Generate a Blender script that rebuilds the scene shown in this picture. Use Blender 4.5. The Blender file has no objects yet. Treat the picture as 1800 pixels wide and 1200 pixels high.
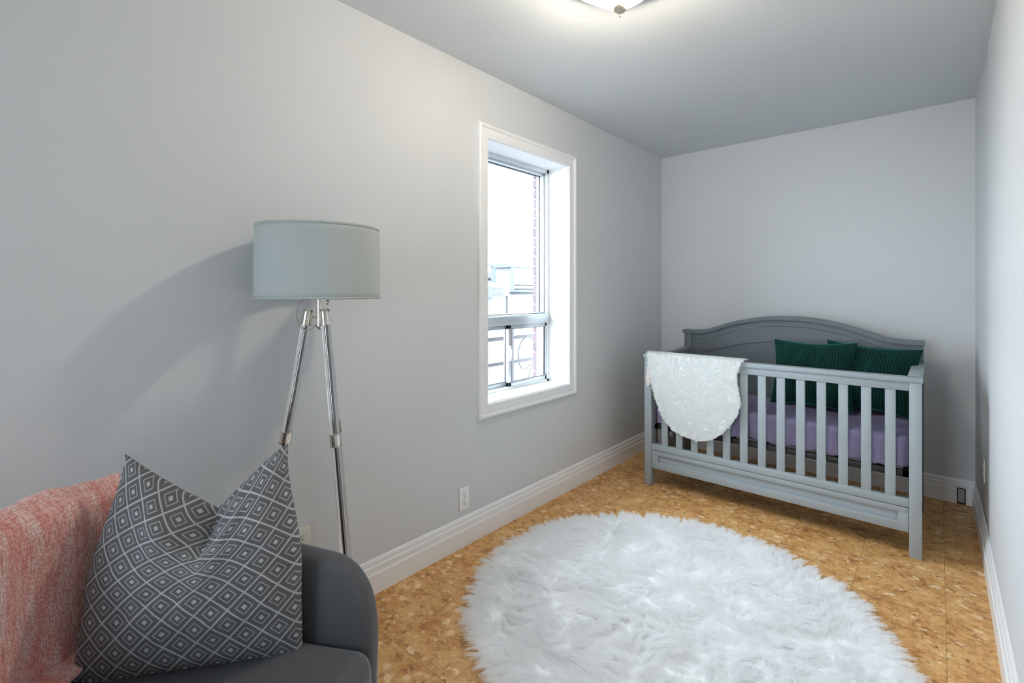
import bpy, bmesh, math, random
import numpy as np
from mathutils import Vector, Matrix, noise as mnoise

random.seed(7)
RNG = np.random.default_rng(11)
SC = bpy.context.scene
COL = SC.collection
R_ = math.radians

# ------------------------------------------------------------------ camera
# world: x = 0 left wall, y = length of the room towards the crib, z up
cam_d = bpy.data.cameras.new('camera')
cam_d.sensor_width = 36.0
cam_d.lens = 17.0
cam_d.shift_y = -84.0 / 1800.0
cam_d.clip_start = 0.02
cam = bpy.data.objects.new('camera', cam_d)
COL.objects.link(cam)
cam.location = (1.80, 0.0, 1.27)
cam.rotation_euler = (R_(90), 0, R_(41.4))
SC.camera = cam

# ------------------------------------------------------------------ colour management, world, lights
SC.view_settings.view_transform = 'Standard'
SC.view_settings.look = 'None'
SC.view_settings.gamma = 1.0
SC.view_settings.use_curve_mapping = False
SC.view_settings.exposure = 0.37
SC.cycles.use_denoising = True
SC.cycles.max_bounces = 14
SC.cycles.diffuse_bounces = 8
SC.cycles.transmission_bounces = 12
SC.cycles.transparent_max_bounces = 16
SC.cycles.caustics_reflective = False
SC.cycles.caustics_refractive = False
SC.cycles.sample_clamp_indirect = 6.0

SKY = 14.0           # overcast daylight outside the window
REAR_FILL = 88.0         # added fill light, unseen behind the camera
LAMP = 45.0          # bulbs of the ceiling lamp (each)

w = bpy.data.worlds.new('overcast_sky')
SC.world = w
w.use_nodes = True
nt = w.node_tree
bg = nt.nodes['Background']
bg.inputs['Color'].default_value = (0.84, 0.94, 1.06, 1)
bg.inputs['Strength'].default_value = SKY


def area(name, loc, rot, sx, sy, power, color, portal=False, spread=180):
    d = bpy.data.lights.new(name, 'AREA')
    d.shape = 'RECTANGLE'
    d.size = sx
    d.size_y = sy
    d.energy = power
    d.color = color
    d.spread = R_(spread)
    o = bpy.data.objects.new(name, d)
    COL.objects.link(o)
    o.location = loc
    o.rotation_euler = rot
    if portal:
        d.cycles.is_portal = True
    return o



# portal that guides the sky light through the window of the left wall
area('window_portal', (-0.335, 2.21, 1.39), (0, R_(-90), 0), 1.42, 0.78, 1, (1, 1, 1), portal=True)
# added fill light, shining in through the invented doorway behind the camera
area('rear_fill_light', (0.96, -3.68, 1.25), (R_(90), 0, 0), 1.4, 1.9, REAR_FILL, (0.80, 0.91, 1.0))


# ------------------------------------------------------------------ helpers
def link(o, parent=None):
    COL.objects.link(o)
    if parent is not None:
        o.parent = parent
    return o


def tag(o, label=None, cat=None, group=None, kind=None):
    if label: o['label'] = label
    if cat: o['category'] = cat
    if group: o['group'] = group
    if kind: o['kind'] = kind
    return o


def thing(name, label, cat, loc=(0, 0, 0), rz=0.0, group=None):
    o = bpy.data.objects.new(name, None)
    o.empty_display_size = 0.1
    COL.objects.link(o)
    o.location = loc
    o.rotation_euler = (0, 0, rz)
    return tag(o, label, cat, group)


def setting(name, loc=(0, 0, 0)):
    o = bpy.data.objects.new(name, None)
    COL.objects.link(o)
    o.location = loc
    o['kind'] = 'structure'
    return o


def fin(name, bm, mat, parent=None, smooth=False, angle=None):
    me = bpy.data.meshes.new(name)
    bmesh.ops.recalc_face_normals(bm, faces=bm.faces)
    bm.to_mesh(me)
    bm.free()
    if smooth:
        for p in me.polygons:
            p.use_smooth = True
        if angle is not None:
            me.set_sharp_from_angle(angle=R_(angle))
    if mat: me.materials.append(mat)
    o = bpy.data.objects.new(name, me)
    return link(o, parent)


def box(bm, a, b, bev=0.0, seg=2, M=None):
    """axis aligned box between corners a, b with bevelled edges"""
    t = bmesh.new()
    bmesh.ops.create_cube(t, size=1.0)
    for v in t.verts:
        v.co = Vector([(a[i] + b[i]) / 2 + v.co[i] * (b[i] - a[i]) for i in range(3)])
    if bev > 0:
        bmesh.ops.bevel(t, geom=list(t.edges), offset=bev, segments=seg, profile=0.5, affect='EDGES')
    if M is not None:
        bmesh.ops.transform(t, matrix=M, verts=t.verts)
    me = bpy.data.meshes.new('tmp')
    t.to_mesh(me)
    t.free()
    bm.from_mesh(me)
    bpy.data.meshes.remove(me)


def boxes(name, lst, mat, parent=None, bev=0.0, seg=2):
    bm = bmesh.new()
    for a, b in lst:
        box(bm, a, b, bev, seg)
    return fin(name, bm, mat, parent, smooth=bev > 0, angle=40)


def tube(bm, p0, p1, r0, r1=None, n=20, caps=True):
    r1 = r0 if r1 is None else r1
    p0 = Vector(p0); p1 = Vector(p1)
    d = (p1 - p0).normalized()
    q = d.to_track_quat('Z', 'Y')
    ra, rb = [], []
    for i in range(n):
        a = 2 * math.pi * i / n
        c = Vector((math.cos(a), math.sin(a), 0))
        ra.append(bm.verts.new(p0 + q @ (c * r0)))
        rb.append(bm.verts.new(p1 + q @ (c * r1)))
    for i in range(n):
        j = (i + 1) % n
        bm.faces.new((ra[i], ra[j], rb[j], rb[i]))
    if caps:
        bm.faces.new(ra[::-1]); bm.faces.new(rb)


def path_tube(bm, pts, r, n=8):
    pts = [Vector(p) for p in pts]
    rings = []
    up = Vector((0.13, 0.21, 0.97)).normalized()
    for k, p in enumerate(pts):
        a = pts[max(0, k - 1)]; b = pts[min(len(pts) - 1, k + 1)]
        d = (b - a).normalized()
        s = d.cross(up)
        if s.length < 1e-4: s = d.cross(Vector((1, 0, 0)))
        s.normalize()
        u = s.cross(d)
        rings.append([bm.verts.new(p + (s * math.cos(2 * math.pi * i / n) + u * math.sin(2 * math.pi * i / n)) * r) for i in range(n)])
    for k in range(len(rings) - 1):
        for i in range(n):
            j = (i + 1) % n
            bm.faces.new((rings[k][i], rings[k][j], rings[k + 1][j], rings[k + 1][i]))
    bm.faces.new(rings[0][::-1]); bm.faces.new(rings[-1])


def lathe(bm, prof, n=48, loc=(0, 0, 0), close=False):
    rings = []
    for r, z in prof:
        if r < 1e-6:
            rings.append([bm.verts.new((loc[0], loc[1], loc[2] + z))])
        else:
            rings.append([bm.verts.new((loc[0] + r * math.cos(2 * math.pi * i / n), loc[1] + r * math.sin(2 * math.pi * i / n), loc[2] + z)) for i in range(n)])
    prs = list(zip(rings[:-1], rings[1:]))
    if close: prs.append((rings[-1], rings[0]))
    for A, B in prs:
        for i in range(n):
            j = (i + 1) % n
            if len(A) == 1 and len(B) == 1: continue
            if len(A) == 1: bm.faces.new((A[0], B[j], B[i]))
            elif len(B) == 1: bm.faces.new((A[i], A[j], B[0]))
            else: bm.faces.new((A[i], A[j], B[j], B[i]))


def prism(bm, pts2, fn, t0, t1):
    """closed 2-D outline swept between t0 and t1; fn(u, v, t) gives the 3-D point"""
    A = [bm.verts.new(fn(u, v, t0)) for u, v in pts2]
    B = [bm.verts.new(fn(u, v, t1)) for u, v in pts2]
    n = len(pts2)
    for i in range(n):
        j = (i + 1) % n
        bm.faces.new((A[i], A[j], B[j], B[i]))
    bm.faces.new(A[::-1]); bm.faces.new(B)


def grid_mesh(name, P, mat, parent=None, uv=None, wrap_u=False, smooth=True):
    """P: array (nu, nv, 3)"""
    nu, nv = P.shape[:2]
    verts = P.reshape(-1, 3)
    faces, fuv = [], []
    for i in range(nu if wrap_u else nu - 1):
        for j in range(nv - 1):
            i2 = (i + 1) % nu
            q = (i * nv + j, i2 * nv + j, i2 * nv + j + 1, i * nv + j + 1)
            faces.append(q)
    me = bpy.data.meshes.new(name)
    me.from_pydata([tuple(v) for v in verts], [], faces)
    if uv is not None:
        l = me.uv_layers.new(name='UVMap')
        U = uv.reshape(-1, 2)
        idx = np.zeros(len(me.loops), dtype=np.int32)
        me.loops.foreach_get('vertex_index', idx)
        l.data.foreach_set('uv', U[idx].astype(np.float32).ravel())
    if smooth:
        me.polygons.foreach_set('use_smooth', [True] * len(me.polygons))
    me.materials.append(mat)
    return link(bpy.data.objects.new(name, me), parent)


def smooth01(x, a, b):
    t = np.clip((x - a) / (b - a), 0, 1)
    return t * t * (3 - 2 * t)


# ------------------------------------------------------------------ materials
def srgb(r, g, b):
    f = lambda c: ((c / 255.0 + 0.055) / 1.055) ** 2.4 if c > 10 else c / 255.0 / 12.92
    return (f(r), f(g), f(b), 1)


def base_mat(name, color=(0.8, 0.8, 0.8, 1), rough=0.5, metal=0.0, spec=0.5, **kw):
    m = bpy.data.materials.new(name)
    m.use_nodes = True
    b = m.node_tree.nodes['Principled BSDF']
    b.inputs['Base Color'].default_value = color
    b.inputs['Roughness'].default_value = rough
    b.inputs['Metallic'].default_value = metal
    b.inputs['Specular IOR Level'].default_value = spec
    for k, v in kw.items():
        b.inputs[k.replace('_', ' ')].default_value = v
    return m


class N:
    """tiny node helper"""
    def __init__(s, m):
        s.t = m.node_tree; s.b = s.t.nodes.get('Principled BSDF')

    def n(s, typ, **kw):
        x = s.t.nodes.new(typ)
        for k, v in kw.items():
            if k.startswith('i_'):
                x.inputs[k[2:].replace('_', ' ')].default_value = v
            else:
                setattr(x, k, v)
        return x

    def l(s, a, b): s.t.links.new(a, b)

    def geo(s): return s.n('ShaderNodeNewGeometry').outputs['Position']

    def noise(s, vec, scale, detail=3, rough=0.5, dist=0.0):
        x = s.n('ShaderNodeTexNoise', i_Scale=scale, i_Detail=detail, i_Roughness=rough, i_Distortion=dist)
        s.l(vec, x.inputs['Vector']); return x.outputs['Fac']

    def math(s, op, a, b=None, c=None, clamp=False):
        x = s.n('ShaderNodeMath', operation=op); x.use_clamp = clamp
        for i, v in enumerate((a, b, c)):
            if v is None: continue
            if isinstance(v, (int, float)): x.inputs[i].default_value = v
            else: s.l(v, x.inputs[i])
        return x.outputs[0]

    def ramp(s, fac, stops, interp='LINEAR'):
        x = s.n('ShaderNodeValToRGB'); x.color_ramp.interpolation = interp
        e = x.color_ramp.elements
        while len(e) < len(stops): e.new(0.5)
        for k, (p, c) in enumerate(stops):
            e[k].position = p
            e[k].color = c if len(c) == 4 else (*c, 1)
        s.l(fac, x.inputs['Fac']); return x.outputs['Color']

    def mix(s, fac, a, b):
        x = s.n('ShaderNodeMix', data_type='RGBA')
        for k, v in ((0, fac), (6, a), (7, b)):
            if isinstance(v, (int, float, tuple)): x.inputs[k].default_value = v
            else: s.l(v, x.inputs[k])
        return x.outputs[2]

    def mapping(s, vec, scale=(1, 1, 1), rot=(0, 0, 0)):
        x = s.n('ShaderNodeMapping'); x.inputs['Scale'].default_value = scale; x.inputs['Rotation'].default_value = rot
        s.l(vec, x.inputs['Vector']); return x.outputs['Vector']

    def bump(s, h, strength=0.2, dist=0.01):
        x = s.n('ShaderNodeBump', i_Strength=strength, i_Distance=dist)
        s.l(h, x.inputs['Height']); s.l(x.outputs['Normal'], s.b.inputs['Normal']); return x


def painted(name, color, rough=0.6, bump=0.08, scale=240):
    m = base_mat(name, color, rough, spec=0.35)
    k = N(m); p = k.geo()
    f = k.noise(p, scale, 3)
    if bump > .1: k.bump(f, bump, 0.002)
    g = k.noise(p, 1.3, 2)
    c = k.mix(g, tuple(v * 0.975 for v in color[:3]) + (1,), tuple(min(1, v * 1.02) for v in color[:3]) + (1,))
    k.l(c, m.node_tree.nodes['Principled BSDF'].inputs['Base Color'])
    return m


M_WALL = painted('wall_paint', (0.65, 0.67, 0.685, 1), 0.75)
M_CEIL = painted('ceiling_paint', (0.66, 0.695, 0.715, 1), 0.85)
M_TRIM = painted('trim_paint', (0.86, 0.87, 0.88, 1), 0.35, 0.02)
M_JAMB = painted('jamb_paint', (0.86, 0.87, 0.88, 1), 0.4, 0.02)
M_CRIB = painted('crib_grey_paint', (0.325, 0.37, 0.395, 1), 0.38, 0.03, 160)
M_CRIBD = painted('crib_headboard_grey', (0.125, 0.145, 0.16, 1), 0.42, 0.03, 160)  # darker grey tone, used only on the headboard parts
M_BLACK = base_mat('black_metal', (0.012, 0.011, 0.011, 1), 0.45)
M_DARK = base_mat('dark_gap', (0.02, 0.02, 0.02, 1), 0.8)
M_CHROME = base_mat('polished_nickel', (0.74, 0.70, 0.63, 1), 0.12, 1.0)
M_CORE = base_mat('dark_chrome', (0.22, 0.21, 0.20, 1), 0.10, 1.0)
M_ALU = base_mat('aluminium_frame', (0.62, 0.66, 0.69, 1), 0.38, 0.55)
M_STORM = base_mat('blue_grey_aluminium', (0.27, 0.31, 0.35, 1), 0.5, 0.2)
M_ALUW = base_mat('white_aluminium', (0.74, 0.78, 0.80, 1), 0.35, 0.1)
M_PLATE = painted('outlet_plastic', (0.70, 0.70, 0.64, 1), 0.35, 0.02)
M_SUB = base_mat('subfloor', (0.10, 0.05, 0.02, 1), 0.9)
M_EXTW = painted('exterior_render', (0.128, 0.126, 0.123, 1), 0.85, 0.3, 60)
M_EXTG = painted('exterior_grey', (0.080, 0.087, 0.094, 1), 0.8, 0.2, 60)
M_EXTL = painted('exterior_light_siding', (0.112, 0.113, 0.114, 1), 0.7, 0.1, 60)
M_RAIL = base_mat('weathered_rail_paint', (0.050, 0.047, 0.050, 1), 0.6)
M_MORTAR = base_mat('mortar', (0.125, 0.098, 0.102, 1), 0.9)

m = M_ACR = bpy.data.materials.new('clear_acrylic'); m.use_nodes = True
b = m.node_tree.nodes['Principled BSDF']
b.inputs['Base Color'].default_value = (0.97, 0.98, 0.98, 1)
b.inputs['Roughness'].default_value = 0.02
b.inputs['IOR'].default_value = 1.49
b.inputs['Transmission Weight'].default_value = 1.0

# window glass: clear, fresnel reflection
m = M_GLASS = bpy.data.materials.new('window_glass'); m.use_nodes = True
k = N(m); m.node_tree.nodes.remove(k.b)
tr = k.n('ShaderNodeBsdfTransparent'); tr.inputs['Color'].default_value = (0.95, 0.97, 0.97, 1)
gl = k.n('ShaderNodeBsdfGlossy', i_Roughness=0.01)
fr = k.n('ShaderNodeLayerWeight', i_Blend=0.5)
mx = k.n('ShaderNodeMixShader')
k.l(k.math('ADD', k.math('MULTIPLY', k.math('POWER', fr.outputs['Facing'], 5.0), 0.8), 0.025), mx.inputs[0]); k.l(tr.outputs[0], mx.inputs[1]); k.l(gl.outputs[0], mx.inputs[2])
k.l(mx.outputs[0], m.node_tree.nodes['Material Output'].inputs['Surface'])

# frosted alabaster bowl of the ceiling lamp: partly clear, partly diffusing
m = M_BOWL = bpy.data.materials.new('frosted_glass_bowl'); m.use_nodes = True
k = N(m); m.node_tree.nodes.remove(k.b)
tl = k.n('ShaderNodeBsdfTranslucent'); tl.inputs['Color'].default_value = (1.0, 0.92, 0.78, 1)
df = k.n('ShaderNodeBsdfDiffuse'); df.inputs['Color'].default_value = (0.9, 0.84, 0.72, 1)
tr = k.n('ShaderNodeBsdfTransparent'); tr.inputs['Color'].default_value = (1.0, 0.96, 0.88, 1)
m1 = k.n('ShaderNodeMixShader', i_Fac=0.25); m2 = k.n('ShaderNodeMixShader', i_Fac=0.45)
k.l(tl.outputs[0], m1.inputs[1]); k.l(df.outputs[0], m1.inputs[2])
k.l(m1.outputs[0], m2.inputs[1]); k.l(tr.outputs[0], m2.inputs[2])
k.l(m2.outputs[0], m.node_tree.nodes['Material Output'].inputs['Surface'])

# cork floor tile: pressed cork flakes; each tile takes its own piece of the pattern
m = M_CORK = base_mat('cork_tile', (0.5, 0.3, 0.12, 1), 0.42, spec=0.4)
k = N(m)
oi = k.n('ShaderNodeObjectInfo')
off = k.n('ShaderNodeVectorMath', operation='SCALE'); off.inputs['Scale'].default_value = 37.0
cmb = k.n('ShaderNodeCombineXYZ')
k.l(oi.outputs['Random'], cmb.inputs['X'])
r2 = k.math('FRACT', k.math('MULTIPLY', oi.outputs['Random'], 17.31))
k.l(r2, cmb.inputs['Y'])
k.l(cmb.outputs[0], off.inputs[0])
add = k.n('ShaderNodeVectorMath', operation='ADD')
k.l(k.geo(), add.inputs[0]); k.l(off.outputs[0], add.inputs[1])
pos = add.outputs[0]
warp = k.n('ShaderNodeTexNoise', i_Scale=34.0, i_Detail=6.0, i_Roughness=0.7); k.l(pos, warp.inputs['Vector'])
ws = k.n('ShaderNodeVectorMath', operation='SCALE'); ws.inputs['Scale'].default_value = 0.075
k.l(warp.outputs['Color'], ws.inputs[0])
wp = k.n('ShaderNodeVectorMath', operation='ADD'); k.l(pos, wp.inputs[0]); k.l(ws.outputs[0], wp.inputs[1])


def flakes(scale, sq, rz, thr, chan, edge):
    v = k.n('ShaderNodeTexVoronoi', i_Scale=scale); k.l(k.mapping(wp.outputs[0], (1.0, sq, 1.0), (0, 0, rz)), v.inputs['Vector'])
    sp_ = k.n('ShaderNodeSeparateColor'); k.l(v.outputs['Color'], sp_.inputs[0])
    a = k.ramp(sp_.outputs[chan], [(thr, (0, 0, 0)), (thr + .02, (1, 1, 1))])
    b_ = k.ramp(v.outputs['Distance'], [(edge, (1, 1, 1)), (edge + .16, (0, 0, 0))])
    return k.math('MULTIPLY', a, b_)


gr = k.noise(pos, 170.0, 4, 0.75)
mott = k.noise(wp.outputs[0], 34.0, 6, 0.72)
bigv = k.noise(pos, 8.0, 4, 0.6)
c0 = k.ramp(k.math('ADD', k.math('MULTIPLY', bigv, 0.45), k.math('MULTIPLY', mott, 0.55)),
            [(0.36, (0.30, 0.115, 0.028)), (0.45, (0.62, 0.31, 0.10)), (0.54, (0.79, 0.46, 0.18)), (0.66, (0.87, 0.58, 0.27))])
c1 = k.mix(k.math('MULTIPLY', gr, 0.30), c0, (0.42, 0.19, 0.06, 1))
f1 = flakes(15.0, 1.4, 0.5, 0.66, 0, 0.20)
f2 = flakes(27.0, 1.2, -0.7, 0.60, 1, 0.20)
holes = k.ramp(k.noise(pos, 210.0, 2, 0.5), [(0.62, (1, 1, 1)), (0.68, (0.15, 0.15, 0.15))])
lightm = k.math('MULTIPLY', k.math('MAXIMUM', f1, k.math('MULTIPLY', f2, 0.8)), holes)
c2 = k.mix(k.math('MULTIPLY', lightm, 0.85), c1, (0.93, 0.72, 0.42, 1))
spk = k.ramp(k.noise(wp.outputs[0], 105.0, 3, 0.6), [(0.60, (0, 0, 0)), (0.66, (1, 1, 1))])
clus = k.ramp(k.noise(pos, 15.0, 3, 0.6), [(0.50, (0, 0, 0)), (0.60, (1, 1, 1))])
dark = k.math('MULTIPLY', spk, clus)
ve = k.n('ShaderNodeTexVoronoi', i_Scale=24.0, feature='DISTANCE_TO_EDGE'); k.l(k.mapping(wp.outputs[0], (1.0, 1.5, 1.0), (0, 0, 0.4)), ve.inputs['Vector'])
crk = k.ramp(ve.outputs['Distance'], [(0.02, (1, 1, 1)), (0.055, (0, 0, 0))])
crm = k.ramp(k.noise(pos, 21.0, 4, 0.65), [(0.50, (0, 0, 0)), (0.58, (1, 1, 1))])
c2 = k.mix(k.math('MULTIPLY', k.math('MULTIPLY', crk, crm), 0.8), c2, (0.20, 0.075, 0.02, 1))
c3 = k.mix(k.math('MULTIPLY', dark, 0.9), c2, (0.11, 0.035, 0.010, 1))
v3 = k.n('ShaderNodeTexVoronoi', i_Scale=24.0); k.l(k.mapping(wp.outputs[0], (0.7, 2.4, 1.0), (0, 0, 0.9)), v3.inputs['Vector'])
sep3 = k.n('ShaderNodeSeparateColor'); k.l(v3.outputs['Color'], sep3.inputs[0])
st = k.ramp(sep3.outputs[2], [(0.90, (0, 0, 0)), (0.92, (1, 1, 1))])
st2 = k.math('MULTIPLY', st, k.ramp(v3.outputs['Distance'], [(0.12, (1, 1, 1)), (0.28, (0, 0, 0))]))
c4 = k.mix(k.math('MULTIPLY', st2, 0.9), c3, (0.12, 0.04, 0.012, 1))
k.l(c4, k.b.inputs['Base Color'])
k.bump(k.math('SUBTRACT', gr, k.math('MULTIPLY', dark, 0.8)), 0.15, 0.002)

# velvet for the armchair
m = M_VELVET = base_mat('grey_velvet', (0.070, 0.073, 0.080, 1), 0.85, spec=0.2)
k = N(m); k.b.inputs['Sheen Weight'].default_value = 0.55; k.b.inputs['Sheen Roughness'].default_value = 0.35
k.b.inputs['Sheen Tint'].default_value = (0.75, 0.8, 0.88, 1)
c = k.mix(k.noise(k.geo(), 7.0, 4, 0.6), (0.078, 0.080, 0.087, 1), (0.112, 0.115, 0.124, 1))
k.l(c, k.b.inputs['Base Color'])
k.bump(k.noise(k.geo(), 900, 2), 0.1, 0.001)

# lamp shade linen
m = M_SHADE = base_mat('linen_shade', (0.62, 0.66, 0.655, 1), 0.9, spec=0.1)
k = N(m); tc = k.n('ShaderNodeTexCoord').outputs['UV']
h = k.noise(k.mapping(tc, (900, 90, 1)), 1.0, 2)
h2 = k.noise(k.mapping(tc, (120, 500, 1)), 1.0, 2)
k.bump(k.math('ADD', h, h2), 0.25, 0.001)
c = k.mix(k.math('MULTIPLY', k.math('ADD', h, h2), 0.5), (0.39, 0.43, 0.42, 1), (0.49, 0.53, 0.52, 1))
k.l(c, k.b.inputs['Base Color'])

# patterned pillow fabric, nested diamonds on charcoal (uv in metres)
m = M_DIAM = base_mat('diamond_weave', (0.1, 0.1, 0.1, 1), 0.85, spec=0.15)
k = N(m); tc = k.n('ShaderNodeTexCoord').outputs['UV']
CELL = 0.0445
rot = k.mapping(tc, (1 / CELL, 1 / CELL, 1), (0, 0, R_(45)))
sx = k.n('ShaderNodeSeparateXYZ'); k.l(rot, sx.inputs[0])
fx = k.math('ABSOLUTE', k.math('SUBTRACT', k.math('FRACT', sx.outputs[0]), 0.5))
fy = k.math('ABSOLUTE', k.math('SUBTRACT', k.math('FRACT', sx.outputs[1]), 0.5))
d = k.math('MAXIMUM', fx, fy)
lines = k.ramp(d, [(0.0, (1, 1, 1)), (0.085, (1, 1, 1)), (0.10, (0, 0, 0)), (0.225, (0, 0, 0)), (0.238, (0.8, 0.8, 0.8)), (0.268, (0.8, 0.8, 0.8)),
                   (0.282, (0, 0, 0)), (0.453, (0, 0, 0)), (0.466, (0.95, 0.95, 0.95)), (0.5, (0.95, 0.95, 0.95))])
weave = k.noise(k.mapping(tc, (2600, 700, 1)), 1.0, 2)
weave2 = k.noise(k.mapping(tc, (500, 500, 1)), 1.0, 3)
dk = k.mix(weave, (0.055, 0.056, 0.060, 1), (0.21, 0.21, 0.22, 1))
lt = k.mix(weave2, (0.30, 0.31, 0.32, 1), (0.62, 0.63, 0.64, 1))
k.l(k.mix(lines, dk, lt), k.b.inputs['Base Color'])
k.bump(k.math('ADD', k.math('MULTIPLY', lines, 0.8), weave), 0.35, 0.0015)

# coral chenille throw
m = M_THROW = base_mat('coral_chenille', (0.7, 0.3, 0.26, 1), 0.95, spec=0.1)
k = N(m); tc = k.n('ShaderNodeTexCoord').outputs['UV']
k.b.inputs['Sheen Weight'].default_value = 0.3
kn = k.n('ShaderNodeTexVoronoi', i_Scale=1.0, i_Randomness=0.55); k.l(k.mapping(tc, (250, 210, 1)), kn.inputs['Vector'])
streak = k.noise(k.mapping(tc, (34, 4.5, 1)), 1.0, 5, 0.7)
fine = k.noise(k.mapping(tc, (260, 40, 1)), 1.0, 2)
cc = k.ramp(k.math('ADD', k.math('MULTIPLY', streak, 0.7), k.math('MULTIPLY', fine, 0.3)),
            [(0.33, (0.72, 0.24, 0.19)), (0.45, (0.84, 0.42, 0.36)), (0.58, (0.93, 0.74, 0.69))])
cc2 = k.mix(k.math('MULTIPLY', k.ramp(kn.outputs['Distance'], [(0.30, (0, 0, 0)), (0.75, (1, 1, 1))]), 0.7), cc, (0.52, 0.15, 0.13, 1))
k.l(cc2, k.b.inputs['Base Color'])
hh = k.math('SUBTRACT', k.math('MULTIPLY', streak, 0.8), kn.outputs['Distance'])
k.bump(hh, 0.6, 0.003)

# green corduroy velvet
m = M_GREEN = base_mat('green_corduroy', (0.002, 0.045, 0.035, 1), 0.75, spec=0.2)
k = N(m); k.b.inputs['Sheen Weight'].default_value = 0.45; k.b.inputs['Sheen Roughness'].default_value = 0.3
k.b.inputs['Sheen Tint'].default_value = (0.1, 0.75, 0.6, 1)
c = k.mix(k.noise(k.geo(), 12.0, 3), (0.001, 0.024, 0.019, 1), (0.002, 0.042, 0.033, 1))
k.l(c, k.b.inputs['Base Color'])

M_SHEET = base_mat('purple_sheet', (0.29, 0.255, 0.41, 1), 0.9, spec=0.15)
k = N(M_SHEET); k.bump(k.noise(k.geo(), 700, 2), 0.15, 0.001)
c = k.mix(k.noise(k.geo(), 90.0, 3), (0.20, 0.175, 0.285, 1), (0.27, 0.24, 0.365, 1)); k.l(c, k.b.inputs['Base Color'])


def fur_mat(name, col, col2):
    m = bpy.data.materials.new(name); m.use_nodes = True
    k = N(m); m.node_tree.nodes.remove(k.b)
    hi = k.n('ShaderNodeHairInfo')
    c = k.mix(hi.outputs['Random'], col, col2)
    df = k.n('ShaderNodeBsdfDiffuse'); tl = k.n('ShaderNodeBsdfTranslucent')
    k.l(c, df.inputs['Color']); k.l(c, tl.inputs['Color'])
    mx = k.n('ShaderNodeMixShader', i_Fac=0.5)
    k.l(df.outputs[0], mx.inputs[1]); k.l(tl.outputs[0], mx.inputs[2])
    k.l(mx.outputs[0], m.node_tree.nodes['Material Output'].inputs['Surface'])
    return m


M_FUR = fur_mat('white_fur', (0.965, 0.97, 0.975, 1), (0.99, 0.99, 0.99, 1))
M_FUR2 = fur_mat('off_white_fur', (0.86, 0.875, 0.87, 1), (0.96, 0.97, 0.965, 1))
M_FURB2 = base_mat('blanket_backing', (0.82, 0.83, 0.825, 1), 0.95, spec=0.05)
M_FURB = base_mat('fur_backing', (0.93, 0.94, 0.95, 1), 0.95, spec=0.05)

# ------------------------------------------------------------------ the room
W, H = 1.98, 2.44
Y0, Y1 = -1.55, 4.0
WY0, WY1, WZ0, WZ1 = 1.836, 2.588, 0.685, 2.095      # window opening
T = 0.33

# floor: subfloor slab and one object for each cork tile
floor = boxes('floor', [((-0.02, Y0 - 0.1, -0.12), (W + 0.06, Y1 + 0.1, -0.0065))], M_SUB)
floor['kind'] = 'structure'
S = 0.3048
x_seams = [0.0] + [1.822 - S * i for i in range(5, -1, -1)] + [W + 0.03]
x_seams = [x for x in x_seams if x >= 0]
if x_seams[1] < 0.01: x_seams.pop(1)
ys = []
y = 1.04 - S * 9
while y < Y1:
    ys.append(y); y += S
ys = [max(v, Y0) for v in ys if v > Y0 - S] + [Y1]
tile_meshes = {}
for i in range(len(x_seams) - 1):
    for j in range(len(ys) - 1):
        wx = x_seams[i + 1] - x_seams[i]; wy = ys[j + 1] - ys[j]
        if wx < 0.01 or wy < 0.01: continue
        key = (round(wx, 4), round(wy, 4))
        if key not in tile_meshes:
            bm = bmesh.new(); g = 0.0004
            box(bm, (g, g, -0.0065), (wx - g, wy - g, 0.0), 0.0004, 1)
            o = fin('cork_tile', bm, M_CORK)
            tile_meshes[key] = o.data; first = o
        else:
            first = link(bpy.data.objects.new('cork_tile', tile_meshes[key]))
        first.parent = floor
        first.location = (x_seams[i], ys[j], random.uniform(-0.0001, 0.0001))

# ceiling
c_ = boxes('ceiling', [((-T, Y0 - 0.1, H), (W + 0.1, Y1 + 0.1, H + 0.12))], M_CEIL); c_['kind'] = 'structure'
# left wall with the window opening
o = boxes('wall_left', [((-0.20, Y0, -0.1), (0, WY0, H)), ((-0.20, WY1, -0.1), (0, Y1 + .1, H)),
                        ((-0.20, WY0, -0.1), (0, WY1, WZ0)), ((-0.20, WY0, WZ1), (0, WY1, H))], M_WALL)
o['kind'] = 'structure'
o = boxes('wall_back', [((-0.0, Y1, -0.1), (W + 0.02, Y1 + 0.1, H))], M_WALL); o['kind'] = 'structure'
# right wall: the near stretch ends at y = 3.2 in a shallow outside corner, the far stretch runs slightly askew
bm = bmesh.new()
prism(bm, [(1.975, Y0), (2.12, Y0), (2.12, Y1 + .1), (1.966, Y1 + .1), (1.966, Y1), (1.986, 3.205), (1.975, 3.2)],
      lambda u, v, t: (u, v, t), -0.1, H)
o = fin('wall_right', bm, M_WALL); o['kind'] = 'structure'
# rear wall; the unseen doorway and closed box behind are added for the fill
DX0, DX1, DH = 0.55, 1.37, 2.05
o = boxes('wall_rear', [((-0.2, Y0 - 0.1, -0.1), (DX0, Y0, H)), ((DX1, Y0 - 0.1, -0.1), (W + .14, Y0, H)), ((DX0, Y0 - 0.1, DH), (DX1, Y0, H))], M_WALL)
o['kind'] = 'structure'
o = boxes('fill_light_box', [((-.1, -3.9, -0.1), (2.0, -3.8, H)), ((-.1, -3.9, -0.1), (0, Y0 - .1, H)), ((1.9, -3.9, -0.1), (2.0, Y0 - .1, H)),
                          ((-.1, -3.9, H), (2.0, Y0 - .1, H + .1)), ((-.1, -3.9, -0.1), (2.0, Y0 - .1, 0)), ((DX0 - .02, Y0 - .12, -.1), (DX1 + .02, Y0, 0))], M_WALL)
o['kind'] = 'structure'
dr = setting('fill_doorway', (0, 0, 0))
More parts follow.
